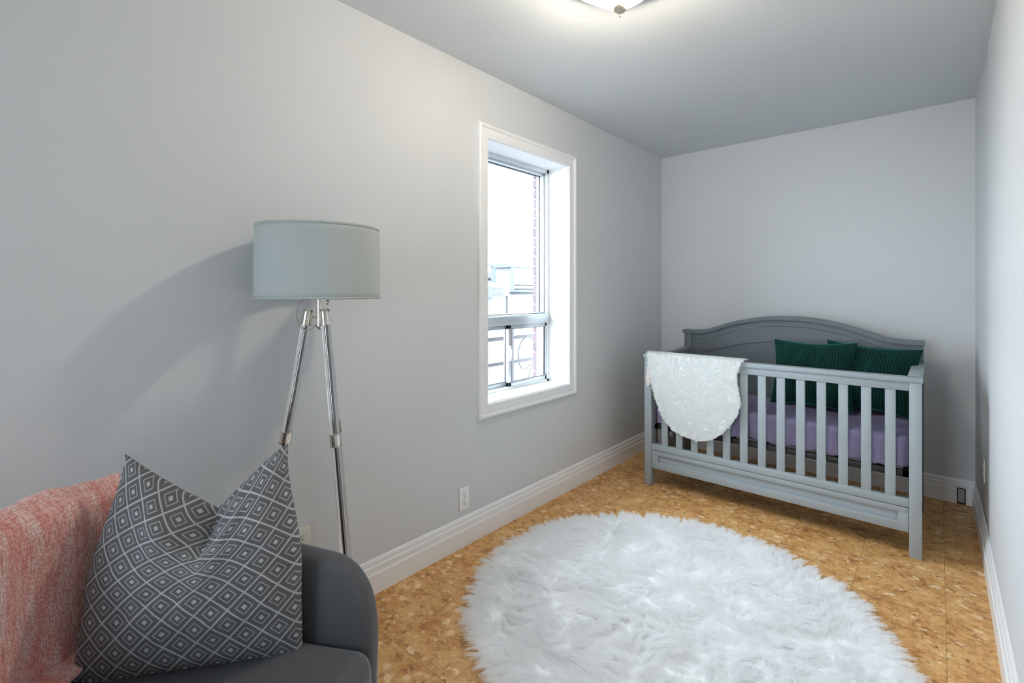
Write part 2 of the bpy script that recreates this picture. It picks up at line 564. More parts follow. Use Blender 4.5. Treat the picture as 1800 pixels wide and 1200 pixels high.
boxes('door_frame', [((DX0 - .07, Y0, 0), (DX0, Y0 + .018, DH + .07)), ((DX1, Y0, 0), (DX1 + .07, Y0 + .018, DH + .07)), ((DX0, Y0, DH), (DX1, Y0 + .018, DH + .07))], M_TRIM, dr, .003)

# baseboards: flat board, stepped cap moulding
BP = [(0, 0), (0.016, 0), (0.016, 0.084), (0.0145, 0.0865), (0.0115, 0.0875), (0.0115, 0.112), (0.0100, 0.1165), (0.0072, 0.1185),
      (0.0072, 0.1235), (0.0085, 0.127), (0.0080, 0.134), (0.0050, 0.141), (0.0020, 0.145), (0, 0.146)]


def baseboard(name, fn, t0, t1, joint=None):
    cuts = [t0] + (joint or []) + [t1]
    root = None
    for a, b in zip(cuts[:-1], cuts[1:]):
        bm = bmesh.new()
        prism(bm, BP, fn, a + (0.0004 if a != t0 else 0), b - (0.0004 if b != t1 else 0))
        if root is None:
            root = fin(name, bm, M_TRIM); root['kind'] = 'structure'
        else:
            fin('board', bm, M_TRIM, root)
    return root


baseboard('baseboard_left', lambda u, v, t: (u, t, v), Y0, Y1, [2.02])
baseboard('baseboard_back', lambda u, v, t: (t, Y1 - u, v), 0.0, 1.966)
bm = bmesh.new()
prism(bm, BP, lambda u, v, t: (1.978 - u * 1.2 + (0 if t < 3.5 else -0.006), t, v), 3.2, Y1 - 0.008)
o = fin('baseboard_right', bm, M_TRIM); o['kind'] = 'structure'
bm = bmesh.new()
prism(bm, BP, lambda u, v, t: (1.975 - u * 1.15, t, v), Y0, 3.204)
fin('board', bm, M_TRIM, o)

# ------------------------------------------------------------------ window_1 (in the left wall)
win = setting('window_1', (0, (WY0 + WY1) / 2, WZ0))
wm = win.location


def wl(a, b):
    return (tuple(a[i] - wm[i] for i in range(3)), tuple(b[i] - wm[i] for i in range(3)))


def wboxes(name, lst, mat, bev=0.0, parent=win):
    return boxes(name, [wl(a, b) for a, b in lst], mat, parent, bev)


# casing with an outer lip, mitred
def casing(name, prof, mat):
    bm = bmesh.new()
    cs = [(WY0, WZ0, -1, -1), (WY1, WZ0, 1, -1), (WY1, WZ1, 1, 1), (WY0, WZ1, -1, 1)]
    rings = []
    for (yy, zz, sy, sz) in cs:
        rings.append([bm.verts.new((u - wm[0], yy + sy * v - wm[1], zz + sz * v - wm[2])) for u, v in prof])
    n = len(prof)
    for a in range(4):
        A, B = rings[a], rings[(a + 1) % 4]
        for i in range(n):
            j = (i + 1) % n
            bm.faces.new((A[i], A[j], B[j], B[i]))
    return fin(name, bm, mat, win)


casing('casing', [(0, 0), (0.013, 0.0), (0.015, 0.004), (0.015, 0.040), (0.0135, 0.044), (0.0135, 0.047), (0.019, 0.050), (0.024, 0.056),
                  (0.025, 0.062), (0.022, 0.068), (0.016, 0.071), (0, 0.071)], M_TRIM)
# jamb liner boards between wall face and the window unit
XW = -0.150
boxes_j = [((XW, WY0 - .001, WZ0), (0.004, WY0 + 0.004, WZ1)), ((XW, WY1 - 0.004, WZ0), (0.004, WY1 + .001, WZ1)),
           ((XW, WY0, WZ1 - 0.004), (0.004, WY1, WZ1 + .001))]
wboxes('jamb', boxes_j, M_JAMB)
wboxes('window_sill', [((XW, WY0, WZ0 - 0.001), (0.006, WY1, WZ0 + 0.006))], M_JAMB, 0.001)
a0, a1, z0, z1 = WY0 + .004, WY1 - .004, WZ0 + .006, WZ1 - .004
zr0, zr1 = 1.080, 1.140         # transom rail
# outer aluminium frame (deep channel), upper fixed light
wboxes('window_frame', [((XW - .08, a0, z0), (XW, a0 + .022, z1)), ((XW - .08, a1 - .022, z0), (XW, a1, z1)),
                        ((XW - .08, a0, z1 - .022), (XW, a1, z1)), ((XW - .08, a0, z0), (XW - .0, a1, z0 + .014))], M_ALUW, 0.001)
wboxes('transom', [((XW - .07, a0, zr0), (XW + .012, a1, zr1 - .006)), ((XW - .05, a0, zr1 - .006), (XW + .004, a1, zr1))], M_ALU, 0.0015)
wboxes('stop_bead', [((XW - .055, a0 + .022, zr1), (XW - .02, a0 + .034, z1 - .022)), ((XW - .055, a1 - .034, zr1), (XW - .02, a1 - .022, z1 - .022)),
                     ((XW - .055, a0 + .022, z1 - .036), (XW - .02, a1 - .022, z1 - .022)), ((XW - .055, a0 + .03, zr1), (XW - .03, a1 - .03, zr1 + .007))], M_ALU, 0.001)
wboxes('gasket', [((XW - .06, a0 + .034, zr1), (XW - .052, a0 + .037, z1 - .036)), ((XW - .06, a1 - .037, zr1), (XW - .052, a1 - .034, z1 - .036)),
                  ((XW - .06, a0 + .034, z1 - .039), (XW - .052, a1 - .034, z1 - .036)), ((XW - .06, a0 + .034, zr1), (XW - .018, a1 - .034, zr1 + .0035))], M_DARK)
wboxes('pane', [((XW - .050, a0 + .02, zr1), (XW - .046, a1 - .02, z1 - .02))], M_GLASS)
# storm frame outside
wboxes('storm_frame', [((XW - .13, a0, z0), (XW - .10, a0 + .03, z1)), ((XW - .10, a1 - .008, z0), (XW - .08, a1 + .05, z1)),
                       ((XW - .13, a0, z1 - .02), (XW - .10, a1, z1))], M_STORM, 0.001)
# lower sliding sashes
ym = 2.200


def sash(yA, yB, x, parent):
    s = 0.022
    f = boxes('sash', [wl((x - .022, yA, z0 + .014), (x, yA + s, zr0)), wl((x - .022, yB - s, z0 + .014), (x, yB, zr0)),
                       wl((x - .022, yA, z0 + .014), (x, yB, z0 + .014 + .026)), wl((x - .022, yA, zr0 - .024), (x, yB, zr0))], M_ALU, parent, 0.001)
    boxes('pane', [wl((x - .013, yA + s - .002, z0 + .038), (x - .009, yB - s + .002, zr0 - .022))], M_GLASS, f)
    g = .0025
    boxes('gasket', [wl((x - .0125, yA + s, z0 + .04), (x + .0005, yA + s + g, zr0 - .024)), wl((x - .0125, yB - s - g, z0 + .04), (x + .0005, yB - s, zr0 - .024)),
                     wl((x - .0125, yA + s, z0 + .04), (x + .0005, yB - s, z0 + .04 + g)), wl((x - .0125, yA + s, zr0 - .024 - g), (x + .0005, yB - s, zr0 - .024))], M_DARK, f)
    return f


sash(a0 + .012, ym + .016, XW - .030, win)
sr = sash(ym - .014, a1 - .016, XW - .004, win)
lt_ = boxes('latch', [wl((XW - .004, ym - .012, .86), (XW + .008, ym + .002, .955)), wl((XW + .006, ym - .010, .885), (XW + .018, ym - .002, .93))], M_ALUW, sr, 0.002)
lt_['label'] = 'white latch'

# outer brick skin: bricks at the window reveal, one object each
M_BRICKS = []
for q, cbr in enumerate([(0.130, 0.090, 0.095), (0.140, 0.100, 0.104), (0.120, 0.082, 0.086)]):
    mb = base_mat('brick_%d' % q, (*cbr, 1), 0.9)
    kk = N(mb); kk.bump(kk.noise(kk.geo(), 120, 4), 0.5, 0.004)
    M_BRICKS.append(mb)
ext = boxes('wall_exterior', [((-T + .01, WY1 + .07, -.3), (-0.20, Y1, H + .3)), ((-T + .01, Y0, -.3), (-0.20, WY0 - .03, H + .3)),
                              ((-T + .01, WY0 - .03, -.3), (-0.20, WY1 + .07, WZ0 - .05)), ((-T + .01, WY0 - .03, WZ1 + .03), (-0.20, WY1 + .07, H + .3)),
                              ((-T + .012, WY1 + .062, .5), (-0.235, WY1 + .09, H))], M_MORTAR)
ext['kind'] = 'structure'
bh = 0.067
zz = 0.60
row = 0
while zz < 2.15:
    L = 0.10 if row % 2 else 0.20
    bm = bmesh.new()
    jy = random.uniform(-.004, .004)
    box(bm, (-T - .006 + random.uniform(-.002, .002), WY1 + .055 + jy, zz), (-0.238, WY1 + .055 + L, zz + bh - .010), 0.003, 1)
    fin('brick', bm, M_BRICKS[random.randrange(3)], ext)
    zz += bh; row += 1

# ------------------------------------------------------------------ outside the window
railing = thing('balcony_railing', 'weathered grey iron balcony railing outside the window with scrolls', 'railing', (-1.0, 2.9, 0.0))
bm = bmesh.new(); box(bm, (-.02, -1.2, .872), (.02, 1.3, .905), .003); fin('top_rail', bm, M_RAIL, railing, True, 40)
bm = bmesh.new(); box(bm, (-.012, -1.2, .66), (.012, 1.3, .69), .003); fin('rail', bm, M_RAIL, railing, True, 40)
for yy in (0.24, 1.28, -1.18):
    bm = bmesh.new(); box(bm, (-.03, yy - .03, -.2), (.03, yy + .03, 1.05), .003); fin('post', bm, M_RAIL, railing, True, 40)
M_WIRE = base_mat('grey_wrought_iron', (0.06, 0.058, 0.06, 1), 0.6)
for (c0y, flip) in ((.52, 1), (.86, -1)):
    bm = bmesh.new()
    pts = []
    for i in range(50):
        t = i / 49
        a = 5.5 * t
        r = .16 * (1 - .55 * t)
        pts.append((.0, c0y + flip * (r * math.cos(a) - .05), .70 + r * math.sin(a) * 1.3))
    path_tube(bm, pts, .0045, 6)
    path_tube(bm, [(0, c0y + flip * (.15 * (1 - 2 * t)), .90 - .52 * math.sin(t * 1.5)) for t in [i / 20 for i in range(21)]], .0045, 6)
    fin('scroll', bm, M_WIRE, railing, True)

FW = lambda px, py, z: (1.8 + z * (-.6613 + (px - 900) / 850 * .7501), z * (.7501 + (px - 900) / 850 * .6613), 1.27 - (py - 516) / 850 * z)


def far_box(bm, px0, px1, py0, py1, z, depth):
    """a box aligned with the street (the y axis), between two sight lines at about depth z"""
    A = FW(px0, py1, z); B = FW(px1, py0, z)
    x = A[0]
    k0 = (x - 1.8) / (-.6613 + (px0 - 900) / 850 * .7501); k1 = (x - 1.8) / (-.6613 + (px1 - 900) / 850 * .7501)
    ya = k0 * (.7501 + (px0 - 900) / 850 * .6613); yb = k1 * (.7501 + (px1 - 900) / 850 * .6613)
    zt = 1.27 - (py0 - 516) / 850 * z; zb = 1.27 - (py1 - 516) / 850 * z
    box(bm, (x - depth, ya, zb), (x, yb, zt), 0.0)


def far(name, label, cat, parts, mat=None):
    root = thing(name, label, cat)
    for nm, (a, b_, c, d_, z, dep), mt in parts:
        bm = bmesh.new(); far_box(bm, a, b_, c, d_, z, dep); fin(nm, bm, mt, root)
    return root


far('white_house', 'white house across the lane with horizontal siding bands at right', 'house',
    [('wall', (903, 1010, 468, 640, 14, .7), M_EXTL), ('parapet', (902, 1012, 465, 469, 13.9, .8), M_EXTG),
     ('siding_band', (904, 1010, 489, 500, 13.9, .2), M_EXTW), ('siding_band', (904, 1010, 502, 507, 13.85, .2), M_EXTW),
     ('ledge', (900, 1010, 509, 513, 13.7, .4), M_EXTG), ('downpipe', (903, 904.5, 466, 514, 13.8, .1), M_EXTG)])
far('grey_roofed_house', 'low house with grey flat roof behind the air conditioner', 'house',
    [('wall', (760, 893, 486, 640, 16, 4), M_EXTW), ('roof', (760, 889, 474, 485, 15.6, 4), M_EXTG), ('coping', (760, 890, 490, 493, 15.7, 1), M_EXTL)])
far('chimney', 'grey chimney standing on the flat roof across the lane', 'chimney',
    [('stack', (883, 889, 466, 600, 15.2, .5), M_EXTG), ('cap', (882, 890, 463, 466.5, 15.15, .6), M_EXTG)])
ac = far('air_conditioner', 'blue grey louvred air conditioner box on the lane wall', 'air conditioner',
         [('casing', (864, 887, 503, 523, 10.9, .28), M_EXTG), ('top_cover', (863, 876, 496, 503, 10.9, .3), M_EXTL)])
for i in range(8):
    bm = bmesh.new(); far_box(bm, 865, 886, 505 + 2.2 * i, 506 + 2.2 * i, 10.88, .05); fin('louvre', bm, M_EXTL, ac)
far('garage_building', 'pale rendered building across the lane below the air conditioner', 'building',
    [('wall', (740, 1010, 521, 1000, 9.85, .4), M_EXTW), ('pipe', (893, 895.5, 495, 800, 11.75, .08), M_EXTL), ('coping', (740, 1012, 518.5, 521, 9.8, .5), M_EXTL)])
o = boxes('ground_outside', [((-40, -25, -3.2), (-0.4, 40, -3.0))], M_EXTW); o['kind'] = 'structure'

# ------------------------------------------------------------------ crib
CX0, CX1 = 0.325, 1.742
CY0, CY1 = 3.012, 3.735
crib = thing('crib', 'grey slatted wooden baby crib with arched headboard against the back wall', 'crib', ((CX0 + CX1) / 2, (CY0 + CY1) / 2, 0))
cl = Vector(crib.location)


def cb(name, lst, mat=None, bev=0.003, parent=None):
    return boxes(name, [((a[0] - cl.x, a[1] - cl.y, a[2]), (b[0] - cl.x, b[1] - cl.y, b[2])) for a, b in lst], mat or M_CRIB, parent or crib, bev)


PW = .048
for (xa, xb) in ((CX0, CX0 + PW), (CX1 - PW, CX1)):
    cb('leg', [((xa, CY0, 0), (xb, CY0 + .05, .842))])
for (xa, xb) in ((CX0 + .004, CX0 + .06), (CX1 - .062, CX1 - .006)):
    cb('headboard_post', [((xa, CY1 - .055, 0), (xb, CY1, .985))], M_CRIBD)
# front: cap, rail, slats, bottom panel
cb('top_cap', [((CX0 - .004, CY0 - .006, .842), (CX1 + .004, CY0 + .056, .867))])
cb('top_rail', [((CX0 + PW, CY0 + .006, .800), (CX1 - PW, CY0 + .044, .8425))])
for xs in np.linspace(.460, 1.622, 13):
    cb('slat', [((xs - .021, CY0 + .012, .272), (xs + .021, CY0 + .027, .802))], bev=.002)
bx0, bx1 = CX0 + PW, CX1 - PW
pan = cb('bottom_panel', [((bx0, CY0 + .020, .115), (bx1, CY0 + .030, .270))], bev=0)
cb('rail', [((bx0, CY0 + .006, .236), (bx1, CY0 + .044, .277))], parent=None)
cb('panel_frame', [((bx0 + .001, CY0 + .006, .207), (bx1 - .001, CY0 + .030, .2335)), ((bx0 + .001, CY0 + .006, .116), (bx1 - .001, CY0 + .030, .163)),
                   ((bx0 + .001, CY0 + .0065, .116), (bx0 + .042, CY0 + .030, .2335)), ((bx1 - .042, CY0 + .0065, .116), (bx1 - .001, CY0 + .030, .2335))], bev=.0015)
# ends
for (xa, xb) in ((CX0 + .008, CX0 + .044), (CX1 - .044, CX1 - .008)):
    cb('side_cap', [((xa - .012, CY0 + .056, .842), (xb + .010, CY1 - .055, .867))])
    cb('side_rail', [((xa, CY0 + .05, .80), (xb, CY1 - .055, .843))])
    cb('side_rail', [((xa, CY0 + .05, .115), (xb, CY1 - .055, .235))])
    for yy in np.linspace(CY0 + .12, CY1 - .12, 6):
        cb('slat', [((xa + .010, yy - .021, .23), (xa + .025, yy + .021, .803))], bev=.002)


# headboard with arch
_ad = np.array([0, .1, .2, .32, .36, .44, .54, .60, .72])
_ah = np.array([1.118, 1.1155, 1.103, 1.077, 1.0655, 1.036, 1.003, .9965, .9965])
_fx = np.linspace(-.72, .72, 289)
_fy = np.interp(np.abs(_fx), _ad, _ah)
_kr = np.exp(-(np.arange(-12, 13) / 6.0) ** 2); _kr /= _kr.sum()
_fy = np.convolve(np.pad(_fy, 12, mode='edge'), _kr, mode='valid')


def strip(name, x0, x1, zlo, zhi, y0, y1, mat, n=60, bev=0):
    """solid between curves zlo(x) and zhi(x), front y0, back y1"""
    xs = np.linspace(x0, x1, n)
    bm = bmesh.new()
    up = [(x, zhi(x)) for x in xs]; lo = [(x, zlo(x)) for x in xs[::-1]]
    v = {}
    F, B = [], []
    for k_ in range(n):
        x = xs[k_]
        F.append((bm.verts.new((x - cl.x, y0 - cl.y, zlo(x))), bm.verts.new((x - cl.x, y0 - cl.y, zhi(x)))))
        B.append((bm.verts.new((x - cl.x, y1 - cl.y, zlo(x))), bm.verts.new((x - cl.x, y1 - cl.y, zhi(x)))))
    for k_ in range(n - 1):
        bm.faces.new((F[k_][0], F[k_ + 1][0], F[k_ + 1][1], F[k_][1]))
        bm.faces.new((B[k_][0], B[k_][1], B[k_ + 1][1], B[k_ + 1][0]))
        bm.faces.new((F[k_][1], F[k_ + 1][1], B[k_ + 1][1], B[k_][1]))
        bm.faces.new((F[k_][0], B[k_][0], B[k_ + 1][0], F[k_ + 1][0]))
    bm.faces.new((F[0][0], F[0][1], B[0][1], B[0][0])); bm.faces.new((F[-1][0], B[-1][0], B[-1][1], F[-1][1]))
    return fin(name, bm, mat, crib)


LO, HI = .998, 1.116
topz = lambda x: float(np.interp(x - (CX0 + CX1) / 2, _fx, _fy))
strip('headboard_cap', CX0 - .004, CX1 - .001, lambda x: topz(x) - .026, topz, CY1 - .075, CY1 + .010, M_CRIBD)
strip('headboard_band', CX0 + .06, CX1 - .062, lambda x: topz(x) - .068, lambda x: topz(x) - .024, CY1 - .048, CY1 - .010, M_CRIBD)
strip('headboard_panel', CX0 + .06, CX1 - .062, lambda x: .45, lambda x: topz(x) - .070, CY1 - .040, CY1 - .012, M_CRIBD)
ix0, ix1 = .483, 1.584


def inner(x):
    s = abs(x - (CX0 + CX1) / 2) / ((ix1 - ix0) / 2)
    return .842 + .110 * max(0.0, 1 - s * s) ** 1.1


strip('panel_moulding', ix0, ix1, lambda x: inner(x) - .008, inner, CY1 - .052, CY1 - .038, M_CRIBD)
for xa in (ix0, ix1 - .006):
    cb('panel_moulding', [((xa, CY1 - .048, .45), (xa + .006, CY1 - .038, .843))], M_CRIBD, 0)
# mattress support
cb('mattress_support', [((CX0 + .05, CY0 + .05, .368), (CX1 - .05, CY0 + .075, .400)), ((CX0 + .05, CY1 - .085, .368), (CX1 - .05, CY1 - .06, .400)),
                        ((CX0 + .05, CY0 + .05, .368), (CX0 + .075, CY1 - .06, .400)), ((CX1 - .075, CY0 + .05, .368), (CX1 - .05, CY1 - .06, .400))] +
   [((x, CY0 + .06, .385), (x + .03, CY1 - .07, .398)) for x in np.linspace(CX0 + .15, CX1 - .18, 7)], M_BLACK, .001)

# mattress under a purple fitted sheet
mx0, mx1, my0, my1, mz0, mz1 = CX0 + .052, CX1 - .052, CY0 + .052, CY1 - .062, .401, .565
nu, nv = 260, 90
per = []
# cross-section loop (y,z) swept along x; corners rounded
sec = []
rr = .03


def loop_pts(n):
    segs = []
    c = [(my0 + rr, mz0 + rr * .4), (my0 + rr, mz1 - rr), (my1 - rr, mz1 - rr), (my1 - rr, mz0 + rr * .4)]
    pts = []
    for k_ in range(14): pts.append((my0, mz0 + rr * .4 + (mz1 - rr - mz0 - rr * .4) * k_ / 14, 0))
    for k_ in range(8):
        a = math.pi - math.pi / 2 * k_ / 8; pts.append((my0 + rr + rr * math.cos(a), mz1 - rr + rr * math.sin(a), 1))
    for k_ in range(24): pts.append((my0 + rr + (my1 - my0 - 2 * rr) * k_ / 24, mz1, 2))
    for k_ in range(8):
        a = math.pi / 2 - math.pi / 2 * k_ / 8; pts.append((my1 - rr + rr * math.cos(a), mz1 - rr + rr * math.sin(a), 3))
    for k_ in range(8): pts.append((my1, mz1 - rr - (mz1 - rr - mz0) * k_ / 8, 4))
    for k_ in range(12): pts.append((my1 - (my1 - my0) * k_ / 12, mz0, 5))
    return pts


lp = loop_pts(0)
P = np.zeros((nu, len(lp) + 1, 3))
for i in range(nu):
    x = mx0 + (mx1 - mx0) * i / (nu - 1)
    e = min(i, nu - 1 - i) / 6.0
    sh = 1.0 if e >= 1 else math.sqrt(max(0, 1 - (1 - e) ** 2))
    ins = (1 - sh) * .03
    for j, (yy, zz_, kd) in enumerate(lp + [lp[0]]):
        fr_ = 1 - np.clip((yy - my0) / .06, 0, 1)      # near the front
        zt = (zz_ - mz0) / (mz1 - mz0)
        wv = mnoise.noise(Vector((x * 11, 3.1, zz_ * 2.5))) + .5 * mnoise.noise(Vector((x * 27, 9.2, zz_ * 6)))
        dy = .004 + fr_ * wv * .030 * (1.15 - zt)
        dz = 0
        if kd in (1, 2): dz = .006 * mnoise.noise(Vector((x * 6, yy * 7, 1.7))) + .003 * mnoise.noise(Vector((x * 19, yy * 16, 5.7)))
        if kd == 0 and zt < .25: dz = wv * .012 * (1 - zt / .25)
        cy_, cz_ = (my0 + my1) / 2, (mz0 + mz1) / 2
        P[i, j] = (x, yy + (cy_ - yy) * (ins / .3) + (dy if kd in (0, 1) else 0), max(mz0 + .0005, zz_ + (cz_ - zz_) * (ins / .3) + dz))
P[0] = P[0].mean(axis=0) * .0 + P[0]
mat_o = grid_mesh('mattress', P, M_SHEET)
bmm = bmesh.new(); bmm.from_mesh(mat_o.data)
bmesh.ops.remove_doubles(bmm, verts=bmm.verts, dist=1e-5)
bmesh.ops.holes_fill(bmm, edges=[e for e in bmm.edges if e.is_boundary], sides=0)
bmesh.ops.recalc_face_normals(bmm, faces=bmm.faces)
bmm.to_mesh(mat_o.data); bmm.free()
tag(mat_o, 'crib mattress in a rumpled purple fitted sheet', 'mattress')


# ------------------------------------------------------------------ pillows
def pillow_mesh(name, Wd, Ht, Tk, mat, n=70, ribs=0, amp=0.0, chop=0.0, chopw=1.0, pull=0.0, seed=0, pinch=.06, wrinkle=.004, nu=None):
    nu = nu or n
    us = np.linspace(-1, 1, nu); vs = np.linspace(-1, 1, n)
    U, V = np.meshgrid(us, vs, indexing='ij')
    X = Wd / 2 * U * (1 - pinch * np.cos(V * math.pi / 2) * 1.0)
    Z = Ht / 2 * V * (1 - pinch * np.cos(U * math.pi / 2) * 1.0)
    th = (np.clip(1 - U ** 2, 0, 1) ** .55) * (np.clip(1 - V ** 2, 0, 1) ** .55)
    rad = np.exp(-((np.abs(U) - 1) ** 2 + (np.abs(V) - 1) ** 2) / .08)
    Y = Tk / 2 * th * (1 - .25 * rad)
    wr = np.array([[mnoise.noise(Vector((u * 3.2 + seed, v * 3.0, seed * 2.1))) + .5 * mnoise.noise(Vector((u * 8 + seed, v * 7, 3.3))) for v in vs] for u in us])
    # puckers radiating from the seams
    puck = np.sin(V * 38 + 3 * wr) * np.exp(-(1 - np.abs(U)) / .10) + np.sin(U * 34 + 3 * wr) * np.exp(-(1 - np.abs(V)) / .10)
    Y = Y + th * wr * wrinkle + .0016 * puck * th
    if chop:
        up = smooth01(V, -.35, 1.0)
        u0 = .13
        dl = np.where(U < u0, (u0 - U) / (1 + u0), (U - u0) / (1 - u0))
        prof_ = np.where(U < u0, np.clip(1 - dl / chopw, 0, 1) ** 1.15, np.clip(1 - dl / chopw, 0, 1) ** 1.5)
        Z = Z - chop * up * prof_
        crease = np.exp(-((U - u0 + .10 * (1 - V)) / .13) ** 2) * smooth01(V, .30, .95)
        Y = Y * (1 - .80 * crease)
        Y = Y + .018 * np.exp(-((U - u0 + .34) / .16) ** 2) * np.exp(-((V - .62) / .16) ** 2)
        Y = Y - .012 * np.exp(-((U - u0 + .30 + .5 * (V - .9)) / .07) ** 2) * smooth01(V, .55, .8) * th
        X = X * (1 - pull * smooth01(V, -.2, 1.0) * np.abs(U))
        # folds fanning out of the crease
        Y = Y + .012 * np.exp(-((np.abs(U) - .30 - .25 * (V - .4)) / .12) ** 2) * smooth01(V, .2, .6) * th
    fr = Y.copy()
    if ribs:
        a = amp * smooth01(1 - V, .0, .25) * smooth01(1 - np.abs(U), 0.0, .06)
        fr = fr + a * np.abs(np.cos(U * math.pi * ribs / 2)) * np.clip(th * 4, 0, 1)
    A = np.stack([X, -fr, Z], -1); B = np.stack([X, Y * .9, Z], -1)
    uvA = np.stack([U * Wd / 2, V * Ht / 2], -1)
    verts = np.concatenate([A.reshape(-1, 3), B.reshape(-1, 3)])
    uvs = np.concatenate([uvA.reshape(-1, 2)] * 2)
    faces = []
    nn = nu * n
    for i in range(nu - 1):
        for j in range(n - 1):
            a_, b_, c_, d_ = i * n + j, (i + 1) * n + j, (i + 1) * n + j + 1, i * n + j + 1
            faces.append((a_, b_, c_, d_)); faces.append((nn + a_, nn + d_, nn + c_, nn + b_))
    me = bpy.data.meshes.new(name)
    me.from_pydata([tuple(v) for v in verts], [], faces)
    l = me.uv_layers.new(name='UVMap')
    idx = np.zeros(len(me.loops), dtype=np.int32); me.loops.foreach_get('vertex_index', idx)
    l.data.foreach_set('uv', uvs[idx].astype(np.float32).ravel())
    b2 = bmesh.new(); b2.from_mesh(me)
    bmesh.ops.remove_doubles(b2, verts=b2.verts, dist=1e-5)
    b2.to_mesh(me); b2.free()
    for p in me.polygons: p.use_smooth = True
    me.materials.append(mat)
    return link(bpy.data.objects.new(name, me)), (X, Z)


def place(o, center, rz, tilt, roll=0.0):
    """front (-y local) faces azimuth rz from -y; tilt leans back"""
    M = Matrix.Translation(center) @ Matrix.Rotation(rz, 4, 'Z') @ Matrix.Rotation(tilt, 4, 'X') @ Matrix.Rotation(roll, 4, 'Y')
    o.matrix_world = M


g1, _ = pillow_mesh('cushion', .46, .415, .22, M_GREEN, n=90, nu=260, ribs=32, amp=.0080, seed=3, wrinkle=.016, pinch=.10)
place(g1, Vector((1.212, 3.475, .774)), R_(-7), R_(-13), R_(-1))
tag(g1, 'dark green ribbed velvet cushion in front of its neighbour, at mid headboard', 'cushion')
g2, _ = pillow_mesh('cushion', .47, .40, .22, M_GREEN, n=90, nu=260, ribs=32, amp=.0080, seed=9, wrinkle=.016, pinch=.10)
place(g2, Vector((1.490, 3.545, .775)), R_(-5), R_(-15), R_(3))
tag(g2, 'dark green ribbed velvet cushion nearer the right wall, its left corner behind its neighbour', 'cushion')


# ------------------------------------------------------------------ fur helper
def hair(name, roots, nrm, lean, length, clump_id, centers, mat, parent, r0=.00035, npt=6, curl=.4, clump=.5, wav=.004, floor_z=None):
    """roots (n,3), nrm (n,3), lean (n,3) tangential vectors, length (n,)"""
    n = len(roots)
    t = np.linspace(0, 1, npt)[None, :, None]
    L = length[:, None, None]
    up = nrm[:, None, :] * (1 - curl * t) * t * L
    ln = lean[:, None, :] * (t ** 1.6) * L
    P = roots[:, None, :] + up + ln
    # clumping towards the strand tip
    tip = roots + nrm * (1 - curl) * length[:, None] + lean * length[:, None]
    ct = np.zeros((len(centers), 3)); cnt = np.zeros(len(centers))
    np.add.at(ct, clump_id, tip); np.add.at(cnt, clump_id, 1)
    ct /= np.maximum(cnt, 1)[:, None]
    P = P + (ct[clump_id] - tip)[:, None, :] * (t ** 1.5) * clump
    P = P + (RNG.normal(size=(n, 1, 3)) * wav) * (t ** 1.2) + RNG.normal(size=(n, npt, 3)) * wav * .12 * t
    if floor_z is not None: P[..., 2] = np.maximum(P[..., 2], floor_z)
    hc = bpy.data.hair_curves.new(name)
    hc.add_curves([npt] * n)
    hc.attributes['position'].data.foreach_set('vector', P.astype(np.float32).ravel())
    rad = hc.attributes.get('radius') or hc.attributes.new('radius', 'FLOAT', 'POINT')
    rr_ = (r0 * (1 - .75 * np.linspace(0, 1, npt)) + .00005)[None, :] * RNG.uniform(.7, 1.3, size=(n, 1))
    rad.data.foreach_set('value', rr_.astype(np.float32).ravel())
    hc.materials.append(mat)
    o = bpy.data.objects.new(name, hc)
    link(o, parent)
    o['kind'] = 'stuff'
    return o


def vnoise(P2, scale, seed):
    return np.array([mnoise.noise(Vector((p[0] * scale + seed, p[1] * scale - seed, seed * .37))) for p in P2])


# ------------------------------------------------------------------ round shaggy rug
RC, RR = (0.975, 1.865), 0.775
rug = thing('round_rug', 'round white shaggy faux fur rug on the cork floor', 'rug', (RC[0], RC[1], 0))
bm = bmesh.new()
lathe(bm, [(0, .003), (RR - .02, .003), (RR, .006), (RR - .004, .016), (RR - .03, .020), (0, .022)], 96)
fin('backing', bm, M_FURB, rug, True)
NC = 5200
ca = RNG.uniform(0, 2 * math.pi, NC); cr = RR * np.sqrt(RNG.uniform(0, 1, NC))
CC = np.stack([cr * np.cos(ca), cr * np.sin(ca)], -1)
NS = 150000
per = NS // NC
cid = np.repeat(np.arange(NC), per)
rt = CC[cid] + RNG.normal(size=(len(cid), 2)) * .0085
rad_ = np.hypot(rt[:, 0], rt[:, 1])
keep = rad_ < RR
rt, cid, rad_ = rt[keep], cid[keep], rad_[keep]
a1_ = vnoise(CC, 3.1, 4.2) * 5.0 + vnoise(CC, 8.0, 9.7) * 2.2
ang = ca * 0 + a1_ + 3.6
out = np.stack([np.cos(ca), np.sin(ca)], -1)
wedge = smooth01(cr, RR * .80, RR * .98)[:, None]
ld = np.stack([np.cos(ang), np.sin(ang)], -1) * (1 - wedge) * .75 + out * wedge * 1.0
ld += RNG.normal(size=ld.shape) * .16
lift = .55 + .35 * vnoise(CC, 5.5, 2.2)
lens = .062 * (1 + .22 * vnoise(CC, 9.0, 6.6)) * (1 - .15 * wedge[:, 0])
n_ = len(rt)
roots = np.stack([rt[:, 0], rt[:, 1], np.full(n_, .020)], -1)
lean = np.concatenate([ld[cid] * RNG.uniform(.8, 1.15, (n_, 1)), np.zeros((n_, 1))], -1)
up_ = np.clip(lift[cid], .25, .9) * (1 - .25 * smooth01(rad_, RR * .9, RR))
nrm = np.stack([np.zeros(n_), np.zeros(n_), up_], -1)
pile = hair('fur_pile', roots, nrm, lean, lens[cid] * RNG.uniform(.75, 1.1, n_), cid, CC, M_FUR, rug, r0=.0007, npt=7, curl=.55, clump=.55, wav=.004, floor_z=.003)

